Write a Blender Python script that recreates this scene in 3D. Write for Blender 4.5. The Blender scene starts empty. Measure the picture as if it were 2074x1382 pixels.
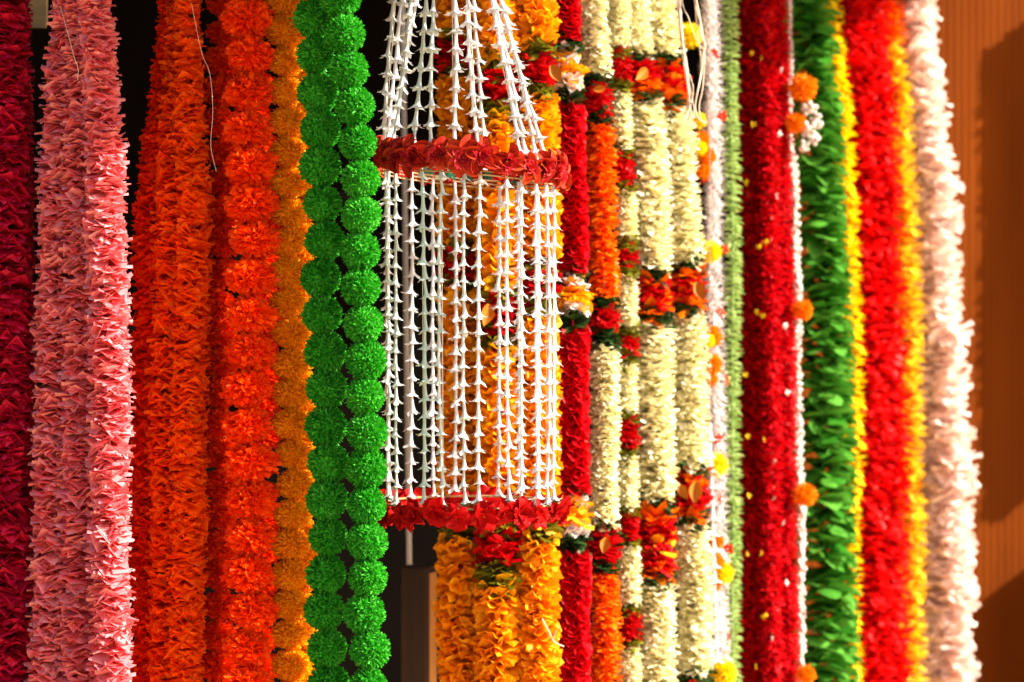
import bpy, math, random
import numpy as np
from mathutils import Vector, Matrix, Euler, Quaternion

random.seed(11)
R = random.Random(5)
SC = bpy.context.scene
COL = SC.collection

# ------------------------------------------------------------------ camera, sky, sun, exposure
D = 3.5                      # metres from camera to the front row of garlands
S = 0.0008                   # metres per photograph pixel on that front row
cam_d = bpy.data.cameras.new('camera')
cam = bpy.data.objects.new('camera', cam_d)
COL.objects.link(cam)
cam.location = (0, -D, 0)
cam.rotation_euler = (math.radians(90), 0, 0)
cam_d.sensor_width = 36.0
cam_d.lens = 36.0 * D / (2074 * S)
cam_d.clip_end = 200
cam_d.dof.use_dof = True
cam_d.dof.focus_distance = D - 0.04
cam_d.dof.aperture_fstop = 2.6
SC.camera = cam

SUN_AZ = math.radians(77)    # from the camera's own direction round to the right
SUN_EL = math.radians(31)
to_sun = Vector((math.sin(SUN_AZ) * math.cos(SUN_EL), -math.cos(SUN_AZ) * math.cos(SUN_EL), math.sin(SUN_EL)))

world = bpy.data.worlds.new('World')
SC.world = world
world.use_nodes = True
wn = world.node_tree
for n in list(wn.nodes):
    wn.nodes.remove(n)
sky = wn.nodes.new('ShaderNodeTexSky')
sky.sky_type = 'NISHITA'
sky.sun_disc = False
sky.sun_elevation = SUN_EL
sky.sun_rotation = math.atan2(to_sun.x, to_sun.y)
sky.dust_density = 5.0
sky.ozone_density = 0.4
bg = wn.nodes.new('ShaderNodeBackground')
bg.inputs['Strength'].default_value = 0.085
wo = wn.nodes.new('ShaderNodeOutputWorld')
wn.links.new(sky.outputs['Color'], bg.inputs['Color'])
wn.links.new(bg.outputs[0], wo.inputs[0])

sl = bpy.data.lights.new('sun', 'SUN')
sl.energy = 5.0
sl.angle = math.radians(0.5)
sl.color = (1.0, 0.88, 0.72)
sun = bpy.data.objects.new('sun', sl)
COL.objects.link(sun)
sun.location = to_sun * 8
sun.rotation_euler = to_sun.to_track_quat('Z', 'Y').to_euler()

SC.view_settings.view_transform = 'Standard'
SC.view_settings.look = 'None'
SC.view_settings.gamma = 1.0
SC.view_settings.use_curve_mapping = False
SC.view_settings.exposure = 1.25
SC.render.resolution_x = 1024
SC.render.resolution_y = 682

# ------------------------------------------------------------------ helpers
def P(px, py, Y=0.0):
    k = S * (D + Y) / D
    return Vector(((px - 1037) * k, Y, (691 - py) * k))

def lin(c):
    def f(v):
        v /= 255.0
        return v / 12.92 if v <= 0.04045 else ((v + 0.055) / 1.055) ** 2.4
    return tuple(f(v) for v in c) + (1.0,)

MATS = {}
def fabric(name, c1, c2, rough=0.55, trans=0.35, spec=0.4, sheen=0.0, tcol=None, coat=0.0):
    """petal cloth: two shades mixed per petal (attribute rnd) and per flower, diffuse + translucent"""
    if name in MATS:
        return MATS[name]
    m = bpy.data.materials.new(name)
    m.use_nodes = True
    t = m.node_tree
    t.nodes.clear()
    N = t.nodes.new
    out = N('ShaderNodeOutputMaterial')
    at = N('ShaderNodeAttribute'); at.attribute_name = 'rnd'
    oi = N('ShaderNodeObjectInfo')
    mx = N('ShaderNodeMath'); mx.operation = 'MULTIPLY_ADD'
    mx.inputs[1].default_value = 0.75
    o2 = N('ShaderNodeMath'); o2.operation = 'MULTIPLY'; o2.inputs[1].default_value = 0.25
    t.links.new(oi.outputs['Random'], o2.inputs[0])
    t.links.new(at.outputs['Fac'], mx.inputs[0])
    t.links.new(o2.outputs[0], mx.inputs[2])
    mix = N('ShaderNodeMix'); mix.data_type = 'RGBA'
    mix.inputs['A'].default_value = c1
    mix.inputs['B'].default_value = c2
    t.links.new(mx.outputs[0], mix.inputs['Factor'])
    tint = N('ShaderNodeMix'); tint.data_type = 'RGBA'; tint.blend_type = 'MULTIPLY'
    tint.inputs['Factor'].default_value = 1.0
    t.links.new(mix.outputs['Result'], tint.inputs['A'])
    t.links.new(oi.outputs['Color'], tint.inputs['B'])
    colour = tint.outputs['Result']
    b = N('ShaderNodeBsdfPrincipled')
    b.inputs['Roughness'].default_value = rough
    b.inputs['Specular IOR Level'].default_value = spec * 0.55
    b.inputs['Sheen Weight'].default_value = sheen
    b.inputs['Coat Weight'].default_value = coat
    b.inputs['Coat Roughness'].default_value = 0.25
    t.links.new(colour, b.inputs['Base Color'])
    if trans > 0:
        tr = N('ShaderNodeBsdfTranslucent')
        if tcol:
            m2 = N('ShaderNodeMix'); m2.data_type = 'RGBA'; m2.blend_type = 'MULTIPLY'
            m2.inputs['Factor'].default_value = 1.0
            m2.inputs['A'].default_value = tcol
            t.links.new(oi.outputs['Color'], m2.inputs['B'])
            t.links.new(m2.outputs['Result'], tr.inputs['Color'])
        else:
            t.links.new(colour, tr.inputs['Color'])
        ms = N('ShaderNodeMixShader')
        ms.inputs['Fac'].default_value = trans
        t.links.new(b.outputs[0], ms.inputs[1])
        t.links.new(tr.outputs[0], ms.inputs[2])
        t.links.new(ms.outputs[0], out.inputs['Surface'])
    else:
        t.links.new(b.outputs[0], out.inputs['Surface'])
    MATS[name] = m
    return m

def surface(name, c1, c2, scale=(20, 20, 20), rough=0.7, bump=0.2, metallic=0.0, detail=6, spec=0.4):
    """noise-driven surface for wood, metal and walls (object coordinates)"""
    m = bpy.data.materials.new(name)
    m.use_nodes = True
    t = m.node_tree
    N = t.nodes.new
    b = t.nodes['Principled BSDF']
    tc = N('ShaderNodeTexCoord')
    mp = N('ShaderNodeMapping'); mp.inputs['Scale'].default_value = scale
    nz = N('ShaderNodeTexNoise'); nz.inputs['Scale'].default_value = 1.0; nz.inputs['Detail'].default_value = detail
    cr = N('ShaderNodeValToRGB')
    cr.color_ramp.elements[0].color = c1; cr.color_ramp.elements[0].position = 0.3
    cr.color_ramp.elements[1].color = c2; cr.color_ramp.elements[1].position = 0.7
    bp = N('ShaderNodeBump'); bp.inputs['Strength'].default_value = bump; bp.inputs['Distance'].default_value = 0.003
    t.links.new(tc.outputs['Object'], mp.inputs['Vector'])
    t.links.new(mp.outputs[0], nz.inputs['Vector'])
    t.links.new(nz.outputs['Fac'], cr.inputs['Fac'])
    t.links.new(cr.outputs['Color'], b.inputs['Base Color'])
    t.links.new(nz.outputs['Fac'], bp.inputs['Height'])
    t.links.new(bp.outputs['Normal'], b.inputs['Normal'])
    b.inputs['Roughness'].default_value = rough
    b.inputs['Metallic'].default_value = metallic
    b.inputs['Specular IOR Level'].default_value = spec
    return m

class MB:
    """collects vertices / faces / per-vertex random value / material index, builds one mesh"""
    def __init__(self):
        self.v = []; self.f = []; self.r = []; self.mi = []
    def grid(self, rows, rnd, mi=0, close=False):
        o = len(self.v); n = len(rows[0])
        for row in rows:
            for p in row:
                self.v.append(tuple(p)); self.r.append(rnd)
        m = n if close else n - 1
        for i in range(len(rows) - 1):
            for j in range(m):
                a = o + i * n + j; b = o + i * n + (j + 1) % n
                self.f.append((a, b, b + n, a + n)); self.mi.append(mi)
    def mesh(self, name, mats, smooth=True):
        me = bpy.data.meshes.new(name)
        me.from_pydata(self.v, [], self.f)
        at = me.attributes.new('rnd', 'FLOAT', 'POINT')
        at.data.foreach_set('value', self.r)
        if not isinstance(mats, (list, tuple)):
            mats = [mats]
        for m in mats:
            me.materials.append(m)
        me.polygons.foreach_set('material_index', self.mi)
        if smooth:
            me.polygons.foreach_set('use_smooth', [True] * len(me.polygons))
        me.update()
        return me

PROF = {
    'point': lambda t: (0.35 + 1.5 * t) * max(0.0, 1 - t ** 2.6) ** 0.9 / 1.02 + 0.01,
    'tri': lambda t: (0.3 + 0.95 * t / .5) if t < .5 else 1.25 * (1 - t) / .5 + 0.02,
    'round': lambda t: max(0.05, math.sin(math.pi * min(1, 0.18 + 0.80 * t)) ** 0.55),
    'square': lambda t: 0.45 + 0.55 * min(1, t * 1.6) if t < 0.95 else 0.8,
    'strip': lambda t: 1.0 if t < 0.9 else 0.6,
    'fan': lambda t: 0.25 + 0.85 * t,
    'needle': lambda t: max(0.04, (1 - t) ** 0.6),
    'bud': lambda t: max(0.06, math.sin(math.pi * min(1, 0.1 + 0.88 * t))),
}

def petal(mb, base, d, n, L, W, prof='round', curl=0.0, fold=0.0, nL=4, nW=2, twist=0.0, wave=0.0, rnd=None, mi=0):
    """a petal from base along d, its upper face towards n; curl bends it towards n, fold cups it"""
    d = d.normalized()
    s = d.cross(n)
    if s.length < 1e-6:
        s = d.cross(Vector((0.3, 0.8, 0.1)))
    s.normalize()
    n = s.cross(d).normalized()
    f = PROF[prof]
    rows = []
    c = Vector(base)
    ph = R.uniform(0, 6.28)
    rr = R.random() if rnd is None else rnd
    for i in range(nL + 1):
        t = i / nL
        a = curl * t
        dd = d * math.cos(a) + n * math.sin(a)
        nn = n * math.cos(a) - d * math.sin(a)
        if i:
            c = c + dd * (L / nL)
        tw = twist * t
        ss = s * math.cos(tw) + nn * math.sin(tw)
        n2 = nn * math.cos(tw) - s * math.sin(tw)
        w = W * f(t)
        row = []
        for j in range(nW + 1):
            u = 2 * j / nW - 1
            row.append(c + ss * (w * u) + n2 * (fold * w * u * u + wave * W * t * math.sin(ph + 3.0 * u + 2 * t)))
        rows.append(row)
    mb.grid(rows, rr, mi)

def tube(mb, pts, rad, sides=6, rnd=0.5, mi=0):
    rows = []
    for i, p in enumerate(pts):
        p = Vector(p)
        q = Vector(pts[min(i + 1, len(pts) - 1)]) - Vector(pts[max(i - 1, 0)])
        q.normalize()
        a = q.cross(Vector((0, 1, 0.01))); a.normalize()
        b = q.cross(a)
        r = rad[i] if isinstance(rad, (list, tuple)) else rad
        rows.append([p + (a * math.cos(6.2832 * k / sides) + b * math.sin(6.2832 * k / sides)) * r for k in range(sides)])
    mb.grid(rows, rnd, mi, close=True)

def box(mb, x0, x1, y0, y1, z0, z1, mi=0, bev=0.0):
    o = len(mb.v)
    for z in (z0, z1):
        for (x, y) in ((x0, y0), (x1, y0), (x1, y1), (x0, y1)):
            mb.v.append((x, y, z)); mb.r.append(0.5)
    for q in ((0, 3, 2, 1), (4, 5, 6, 7), (0, 1, 5, 4), (1, 2, 6, 5), (2, 3, 7, 6), (3, 0, 4, 7)):
        mb.f.append(tuple(o + k for k in q)); mb.mi.append(mi)

def sphere(mb, c, r, nu=8, nv=6, rnd=0.5, mi=0, sz=1.0):
    rows = []
    for i in range(nv + 1):
        th = math.pi * i / nv
        th = min(max(th, 0.02), math.pi - 0.02)
        rows.append([Vector(c) + Vector((r * math.sin(th) * math.cos(6.2832 * k / nu), r * math.sin(th) * math.sin(6.2832 * k / nu), r * sz * math.cos(th))) for k in range(nu)])
    mb.grid(rows, rnd, mi, close=True)

def link(name, data, parent=None, loc=(0, 0, 0), rot=None, scale=None, color=None):
    o = bpy.data.objects.new(name, data)
    COL.objects.link(o)
    if parent is not None:
        o.parent = parent
    o.location = loc
    if rot is not None:
        if isinstance(rot, Quaternion):
            o.rotation_mode = 'QUATERNION'; o.rotation_quaternion = rot
        else:
            o.rotation_euler = rot
    if scale is not None:
        o.scale = scale if isinstance(scale, (tuple, list, Vector)) else (scale,) * 3
    if color is not None:
        o.color = color
    return o

def tag(o, label=None, cat=None, group=None, kind=None):
    if label: o['label'] = label
    if cat: o['category'] = cat
    if group: o['group'] = group
    if kind: o['kind'] = kind
    return o

def thing(name, label, cat, loc, group=None):
    return tag(link(name, None, None, loc), label, cat, group)

def ray(az, el):
    return Vector((math.cos(az) * math.cos(el), math.sin(az) * math.cos(el), math.sin(el)))

# ------------------------------------------------------------------ flower meshes (unit radius, axis = z)
def tier(name, mat, n, L, W, el, prof, curl=(0, 0), fold=(0, 0), r0=0.12, twist=0.3, wave=0.0, nL=4, nW=2, var=5, zj=0.1, Lj=0.12):
    out = []
    for k in range(var):
        mb = MB()
        off = R.uniform(0, 6.28)
        for i in range(n):
            az = off + 6.2832 * (i + R.uniform(-.35, .35)) / n
            e = R.uniform(*el)
            d = ray(az, e)
            up = ray(az, e + math.pi / 2)
            base = ray(az, 0) * r0 + Vector((0, 0, R.uniform(-zj, zj)))
            petal(mb, base, d, up, L * R.uniform(1 - Lj, 1 + Lj), W * R.uniform(.8, 1.2), prof,
                  R.uniform(*curl), R.uniform(*fold), nL, nW, R.uniform(-twist, twist), wave)
        out.append(mb.mesh(name, mat))
    return out

def ruffle(name, mat, k, amp, var=5, seg=72, layers=2, rin=0.15):
    out = []
    for v in range(var):
        mb = MB()
        for l in range(layers):
            ph = R.uniform(0, 6.28); ph2 = R.uniform(0, 6.28)
            rows = []
            for i in range(5):
                t = i / 4
                r = rin + (1 - rin) * t
                row = []
                for j in range(seg):
                    th = 6.2832 * j / seg
                    wv = math.sin(k * th + ph + 0.8 * math.sin(2 * th + ph2)) + 0.35 * math.sin((2 * k + 1) * th + ph2)
                    # pleats swing sideways as well as up, so that the hem rolls over
                    sw = 0.16 * t * math.cos(k * th + ph + 0.8 * math.sin(2 * th + ph2))
                    rr = r * (1 + 0.07 * t * math.sin(3 * th + ph2)) - 0.10 * t * t * abs(wv)
                    z = amp * t ** 1.3 * wv + (l - 0.5) * 0.16 - 0.12 * t
                    row.append((rr * math.cos(th + sw), rr * math.sin(th + sw), z))
                rows.append(row)
            mb.grid(rows, R.random(), 0, close=True)
        out.append(mb.mesh(name, mat))
    return out

def pompom(name, mat, n, W, r0=0.45, jit=0.06, curl=1.0, prof='strip', oblate=1.0, var=5, nL=3, fold=0.0, tilt=0.35, core=0.6, wave=0.0, nW=1):
    out = []
    for v in range(var):
        mb = MB()
        if core:
            sphere(mb, (0, 0, 0), core, 12, 8, 0.2, 0, oblate)
        ga = math.pi * (3 - math.sqrt(5))
        for i in range(n):
            z = 1 - 2 * (i + 0.5) / n
            r = math.sqrt(1 - z * z)
            a = ga * i + R.uniform(-.15, .15)
            d = Vector((r * math.cos(a), r * math.sin(a), z))
            j = Vector((R.gauss(0, 1), R.gauss(0, 1), R.gauss(0, 1)))
            dd = (d + j * tilt * 0.4).normalized()
            nn = dd.cross(Vector((R.gauss(0, 1), R.gauss(0, 1), R.gauss(0, 1)))).normalized()
            L = (1 - r0) * (1 + R.gauss(0, jit) * 2)
            b = d * r0
            petal(mb, b, dd, nn, L, W * R.uniform(.7, 1.3), prof, R.uniform(-curl, curl), fold, nL, nW, R.uniform(-.8, .8), wave)
        if oblate != 1.0:
            mb.v = [(x, y, z * oblate) for (x, y, z) in mb.v]
        out.append(mb.mesh(name, mat))
    return out

C = lin
m_crimson = fabric('crimson_satin', C((172, 10, 48)), C((220, 30, 76)), 0.38, 0.28, 0.5)
m_pink = fabric('salmon_satin', C((252, 130, 142)), C((255, 194, 200)), 0.36, 0.36, 0.6, tcol=C((254, 116, 122)))
m_orange = fabric('orange_satin', C((255, 84, 0)), C((255, 126, 10)), 0.45, 0.48, 0.3, tcol=C((255, 92, 0)))
m_orange_d = fabric('deep_orange_satin', C((250, 56, 0)), C((255, 86, 6)), 0.45, 0.48, 0.3, tcol=C((255, 60, 0)))
m_orange_l = fabric('light_orange_satin', C((255, 92, 0)), C((255, 130, 12)), 0.42, 0.48, 0.4, tcol=C((255, 120, 0)))
m_mari = fabric('marigold_tissue', C((238, 50, 0)), C((255, 104, 8)), 0.55, 0.38, 0.3, tcol=C((255, 70, 0)))
m_amber = fabric('amber_tissue', C((255, 172, 0)), C((255, 206, 36)), 0.6, 0.4, 0.2, tcol=C((255, 172, 0)))
m_green = fabric('green_tissue', C((16, 128, 18)), C((84, 200, 60)), 0.45, 0.28, 0.35, tcol=C((40, 190, 20)))
m_yellow = fabric('yellow_satin', C((253, 158, 6)), C((255, 206, 40)), 0.45, 0.35, 0.4, tcol=C((255, 165, 0)))
m_red = fabric('red_satin', C((165, 2, 14)), C((212, 10, 28)), 0.45, 0.25, 0.4, tcol=C((215, 0, 8)))
m_redband = fabric('red_petals', C((170, 2, 12)), C((218, 14, 24)), 0.45, 0.25, 0.4, tcol=C((220, 0, 8)))
m_cream = fabric('cream_satin', C((253, 248, 206)), C((255, 254, 238)), 0.35, 0.30, 0.5, tcol=C((250, 240, 170)))
m_orange_j = fabric('fiery_orange_satin', C((255, 98, 0)), C((255, 150, 18)), 0.4, 0.4, 0.4, tcol=C((255, 100, 0)))
m_leaf = fabric('dark_leaf_cloth', C((26, 52, 20)), C((54, 88, 38)), 0.45, 0.15, 0.4)
m_olive = fabric('olive_leaf_cloth', C((96, 100, 14)), C((146, 146, 40)), 0.45, 0.22, 0.4)
m_gold = fabric('gold_foil', C((136, 70, 8)), C((178, 104, 22)), 0.55, 0.0, 0.3, coat=0.0)
m_white = fabric('white_satin', C((235, 225, 226)), C((250, 246, 248)), 0.4, 0.3, 0.45)
m_lily = fabric('lily_white', C((214, 218, 224)), C((232, 236, 242)), 0.32, 0.22, 0.45)
m_bead = fabric('bead_white', C((220, 212, 208)), C((245, 240, 236)), 0.3, 0.15, 0.5)
m_bud = fabric('pale_green_bud', C((150, 188, 100)), C((206, 226, 158)), 0.45, 0.25, 0.35)
m_dred = fabric('dark_red_tissue', C((150, 0, 6)), C((238, 16, 36)), 0.5, 0.28, 0.35, tcol=C((235, 0, 14)))
m_sleaf = fabric('green_ribbon', C((30, 110, 18)), C((104, 176, 64)), 0.4, 0.18, 0.4)
m_byellow = fabric('bright_yellow_tissue', C((255, 222, 0)), C((255, 244, 50)), 0.5, 0.35, 0.35, tcol=C((255, 222, 0)))
m_fluff = fabric('red_fluff', C((196, 4, 6)), C((240, 22, 26)), 0.5, 0.3, 0.35, tcol=C((240, 4, 4)))
m_gyellow = fabric('golden_satin', C((255, 196, 14)), C((255, 240, 90)), 0.4, 0.3, 0.4, tcol=C((255, 200, 16)))
m_blush = fabric('blush_white_satin', C((255, 242, 238)), C((255, 253, 252)), 0.4, 0.42, 0.4, tcol=C((255, 226, 216)))
m_rose = fabric('rose_petal', C((150, 14, 12)), C((208, 70, 34)), 0.6, 0.06, 0.25)
m_rose_in = fabric('rose_heart', C((172, 20, 32)), C((214, 50, 56)), 0.5, 0.08, 0.35)
m_rring = fabric('ring_red', C((150, 1, 6)), C((200, 10, 10)), 0.6, 0.10, 0.2)
m_tinyred = fabric('tiny_red', C((205, 40, 16)), C((235, 66, 30)), 0.5, 0.25, 0.35)
m_thread = fabric('white_thread', C((200, 184, 164)), C((226, 214, 200)), 0.6, 0.0, 0.3)
m_twine = fabric('straw_twine', C((150, 120, 80)), C((196, 166, 120)), 0.7, 0.0, 0.3)
m_teal = fabric('teal_calyx', C((20, 90, 66)), C((50, 130, 100)), 0.5, 0.15, 0.3)

T = {}
T['crimson'] = tier('satin_flower', m_crimson, 13, .96, .40, (-.5, .32), 'tri', (-.5, .5), (-.8, .8), wave=.2, twist=.35)
T['pink'] = tier('satin_flower', m_pink, 13, .96, .40, (-.5, .32), 'tri', (-.5, .5), (-.8, .8), wave=.2, twist=.35, var=8)
for k, m in (('orange', m_orange), ('orange_d', m_orange_d), ('orange_l', m_orange_l)):
    T[k] = tier('satin_flower', m, 13, .96, .42, (-.5, .35), 'tri', (-.6, .6), (-.8, .8), wave=.25, twist=.35)
T['yellow'] = tier('ruffled_flower', m_yellow, 13, .92, .36, (-.5, .3), 'square', (-.4, .9), (-1.0, 1.0), wave=.35, nW=4, var=8, twist=.5)
T['red'] = ruffle('ruffled_flower', m_red, 7, .24)
T['cream'] = tier('cream_flower', m_cream, 22, .90, .28, (-.45, .38), 'tri', (-.5, .7), (-.7, .9), wave=.2, var=8, twist=.5)
T['orange_j'] = tier('orange_flower', m_orange_j, 16, .95, .28, (-.6, .25), 'point', (-.4, .7), (-.6, .9), wave=.25)
T['leaf'] = tier('leaf_whorl', m_leaf, 11, .98, .36, (-.7, .7), 'point', (-.7, .7), (-.5, .8), wave=.2)
T['olive'] = tier('leaf_whorl', m_olive, 11, .98, .36, (-.7, .7), 'round', (-.7, .7), (-.6, .9), wave=.25, nW=4)
T['redband'] = tier('red_flower', m_redband, 14, .98, .32, (-.75, .75), 'round', (-.6, .8), (-.4, .8), wave=.25, nW=4)
T['orangeband'] = tier('orange_flower', m_orange_j, 11, 1.0, .34, (-.6, .6), 'round', (-.5, .7), (-.4, .7), wave=.2)
T['whiteband'] = tier('white_flower', m_white, 11, .98, .42, (-.8, .8), 'round', (-.5, .8), (-.2, .7), wave=.3, nW=4)
T['yellowband'] = tier('yellow_flower', m_yellow, 11, 1.0, .42, (-.8, .8), 'round', (-.5, .8), (-.2, .7), wave=.3, nW=4)
T['tinsel'] = tier('white_tuft', m_white, 30, .95, .07, (-.7, .7), 'round', (-.5, .5), (0, 0), nL=3, nW=1)
T['bud'] = tier('bud_whorl', m_bud, 9, .84, .19, (-.45, .4), 'bud', (-.2, .2), (.6, 1.2), r0=.16, nL=5, nW=3, zj=.2, Lj=.14, var=8)
T['dred'] = tier('red_tuft', m_dred, 18, .94, .19, (-.75, .75), 'round', (-.7, .7), (-.5, .5), nL=3, wave=.2, var=7)
T['sleaf'] = tier('ribbon_leaf', m_sleaf, 7, 1.0, .40, (-.2, .4), 'round', (-.8, .0), (-.2, .8), nL=6, nW=4, zj=.16)
T['byellow'] = tier('yellow_tuft', m_byellow, 16, .95, .24, (-.6, .6), 'round', (-.6, .6), (-.5, .5), nL=3)
T['fluff'] = tier('red_fluff_flower', m_fluff, 16, .96, .28, (-.7, .5), 'round', (-.8, .5), (-.3, .3), nL=4, wave=.3, Lj=.25)
T['gyellow'] = tier('golden_flower', m_gyellow, 11, .95, .28, (-.5, .5), 'round', (-.5, .7), (-.6, .8))
T['gorange'] = tier('golden_flower', m_orange_l, 13, .95, .20, (-.5, .5), 'round', (-.5, .7), (-.6, .8))
T['blush'] = tier('blush_flower', m_blush, 9, .98, .50, (-.6, .5), 'round', (-.6, .9), (-.2, .8), wave=.25, nW=4)
T['green'] = pompom('pompom', m_green, 1500, .05, .66, .05, 1.6, tilt=1.0, core=.74, nL=2)
T['mari'] = pompom('marigold', m_mari, 460, .10, .42, .07, .9, 'fan', .76, fold=.5, wave=.5, nW=2, var=7, core=.62)
T['amber'] = pompom('pompom', m_amber, 1100, .045, .62, .04, 1.1, 'strip', .82, tilt=.8, core=.7)
T['ypom'] = pompom('pompom', m_byellow, 800, .055, .5, .12, 1.2, tilt=.8)
m_opom = fabric('orange_pompom', C((250, 128, 4)), C((255, 166, 20)), 0.6, 0.3, 0.25, tcol=C((255, 140, 0)))
T['opom'] = pompom('pompom', m_opom, 800, .055, .5, .12, 1.2, tilt=.8)

def bead_cluster(var=3):
    out = []
    for v in range(var):
        mb = MB()
        for i in range(11):
            d = Vector((R.gauss(0, 1), R.gauss(0, 1), R.gauss(0, 1))).normalized()
            sphere(mb, d * .68, R.uniform(.24, .32), 8, 6, R.random())
        sphere(mb, (0, 0, 0), .5, 8, 6, .3)
        out.append(mb.mesh('bead_cluster', m_bead))
    return out
T['bead'] = bead_cluster()

# ------------------------------------------------------------------ garland builder
PITCH = {'crimson': .26, 'pink': .25, 'orange': .25, 'orange_d': .25, 'orange_l': .25, 'yellow': .29, 'red': .36, 'cream': .23,
         'orange_j': .28, 'leaf': .26, 'olive': .26, 'redband': .26, 'orangeband': .30, 'whiteband': .28, 'yellowband': .30, 'tinsel': .32,
         'bud': .44, 'dred': .28, 'sleaf': .31, 'byellow': .5, 'fluff': .32, 'gyellow': .42, 'gorange': .42, 'blush': .42,
         'green': 1.72, 'mari': 1.5, 'amber': 1.5, 'ypom': 1.6, 'opom': 1.6, 'bead': 1.3}
PART = {'crimson': 'satin_flower', 'pink': 'satin_flower', 'orange': 'satin_flower', 'orange_d': 'satin_flower', 'orange_l': 'satin_flower',
        'yellow': 'yellow_flower', 'red': 'red_flower', 'cream': 'cream_flower', 'orange_j': 'orange_flower', 'leaf': 'leaf_whorl',
        'olive': 'leaf_whorl', 'redband': 'band_flower', 'orangeband': 'band_flower', 'whiteband': 'band_flower', 'yellowband': 'band_flower',
        'tinsel': 'white_tuft', 'bud': 'bud_whorl', 'dred': 'red_tuft', 'sleaf': 'ribbon_leaf', 'byellow': 'yellow_tuft', 'fluff': 'red_flower',
        'gyellow': 'golden_flower', 'gorange': 'golden_flower', 'blush': 'blush_flower', 'green': 'pompom', 'mari': 'marigold', 'amber': 'pompom',
        'ypom': 'pompom', 'opom': 'pompom', 'bead': 'bead_cluster'}
TOP, BOT = -150, 1500
RAIL_Z = {}

class Path:
    def __init__(self, pts, Y, wob=2.0):
        self.y = [p[1] for p in pts]; self.x = [p[0] for p in pts]; self.Y = Y
        self.ph = R.uniform(0, 6); self.w = wob
    def px(self, y):
        return float(np.interp(y, self.y, self.x)) + self.w * math.sin(y / 90.0 + self.ph) + self.w * .6 * math.sin(y / 37.0 + 2 * self.ph)
    def at(self, y, dY=0.0):
        return P(self.px(y), y, self.Y + dY)

def garland(name, label, pts, Y, width, segs, group=None, cat='garland', jit=0.06, wob=2.0, tilt=0.16, stringmat=None, colour=(1, 1, 1, 1), top=TOP, bot=BOT, dj=0.0, srad=0.0025, lump=0.0, taper=1.0, rail=0.64):
    """segs: list of (y_end, type, width factor) going down from the top; a string, then every flower as a part"""
    pa = Path(pts, Y, wob)
    k = S * (D + Y) / D
    base = pa.at(top)
    root = thing(name, label, cat, base, group)
    mb = MB()
    ys = list(range(top, bot + 1, 60))
    sp = [pa.at(y) - base for y in ys]
    sp.insert(0, Vector((0, 0, (.64 if Y < .16 else .83) - base.z)))
    tube(mb, sp, srad, 6)
    link('string', mb.mesh('string', stringmat or T[segs[0][1]][0].materials[0]), root)
    y = top
    for seg in segs:
        y1, ty = seg[0], seg[1]
        wf = seg[2] if len(seg) > 2 else 1.0
        rad = width * wf / 2.0
        step = PITCH[ty] * rad
        if y1 - y < step * .8:
            ylist = [(y + y1) / 2]
        else:
            n = max(1, round((y1 - y) / step))
            ylist = [y + (i + .5) * (y1 - y) / n for i in range(n)]
        for yy in ylist:
            j = R.uniform(1 - jit, 1 + jit)
            s = rad * k * j * float(np.interp(yy, [0, 380], [taper, 1.0])) * (1 + lump * math.sin(yy / 24.0 + 1.5 * math.sin(yy / 61.0)))
            off = Vector((R.gauss(0, dj), R.gauss(0, dj), 0)) * s
            sc = (s, s, s)
            link(PART[ty], R.choice(T[ty]), root, pa.at(yy) - base + off,
                 (R.uniform(-tilt, tilt), R.uniform(-tilt, tilt), R.uniform(0, 6.28)), sc, colour)
        y = y1
    root['top'] = 0
    del root['top']
    return root, pa, base, k

def extra(root, base, pos, ty, r, part=None, rot=None, colour=(1, 1, 1, 1)):
    """a single ornament tied onto a garland"""
    return link(part or PART[ty], R.choice(T[ty]), root, pos - base, rot or (R.uniform(-.4, .4), R.uniform(-.4, .4), R.uniform(0, 6.28)), r, colour)

def thread(root, base, name, pts, rad=.0004, mat=None):
    mb = MB()
    # Catmull-Rom through the points
    q = [Vector(p) for p in pts]
    q = [q[0] * 2 - q[1]] + q + [q[-1] * 2 - q[-2]]
    o = []
    for i in range(1, len(q) - 2):
        for s in range(6):
            t = s / 6
            a, b, c, d = q[i - 1], q[i], q[i + 1], q[i + 2]
            o.append(.5 * ((2 * b) + (c - a) * t + (2 * a - 5 * b + 4 * c - d) * t * t + (3 * b - a - 3 * c + d) * t ** 3) - base)
    o.append(q[-2] - base)
    tube(mb, o, rad, 5)
    return link(name, mb.mesh(name, mat or m_thread), root)

# ------------------------------------------------------------------ the setting
m_interior_shade = surface('interior_shade', C((13, 9, 7)), C((20, 15, 12)), (3, 3, 3), .95, .1, spec=0.08)  # near-black colour stands in for the shade of a deep interior
mb = MB(); box(mb, -2.2, .95, 1.9, 1.96, -1.3, 1.3)
tag(link('back_wall', mb.mesh('back_wall', m_interior_shade, False)), kind='structure')

m_corr = surface('rust_brown_paint', C((92, 40, 3)), C((114, 53, 6)), (6, 6, 1.2), .8, .15, spec=.04)
mb = MB()
rows = []
nseg = 420
for zi in (-1.3, -.6, 0, .6, 1.3):
    row = []
    for i in range(nseg + 1):
        u = i / nseg * 1.9
        ph = (u / 0.022) % 1.0
        h = .0013 * (1 + math.sin(6.2832 * ph))
        row.append((u, -h, zi))
    rows.append(row)
mb.grid(rows, .5)
cw = link('corrugated_wall', mb.mesh('corrugated_wall', m_corr, False), None, (.70, 1.84, 0), (0, 0, math.radians(22)))
tag(cw, 'rust brown corrugated metal wall behind the white garlands', 'wall')

m_awn = surface('awning_canvas', C((70, 60, 50)), C((90, 78, 64)), (8, 8, 8), .85, .2)
mb = MB(); box(mb, -.66, .02, -.34, .36, .70, .708)
tag(link('awning', mb.mesh('awning', m_awn, False)), kind='structure')

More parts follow.
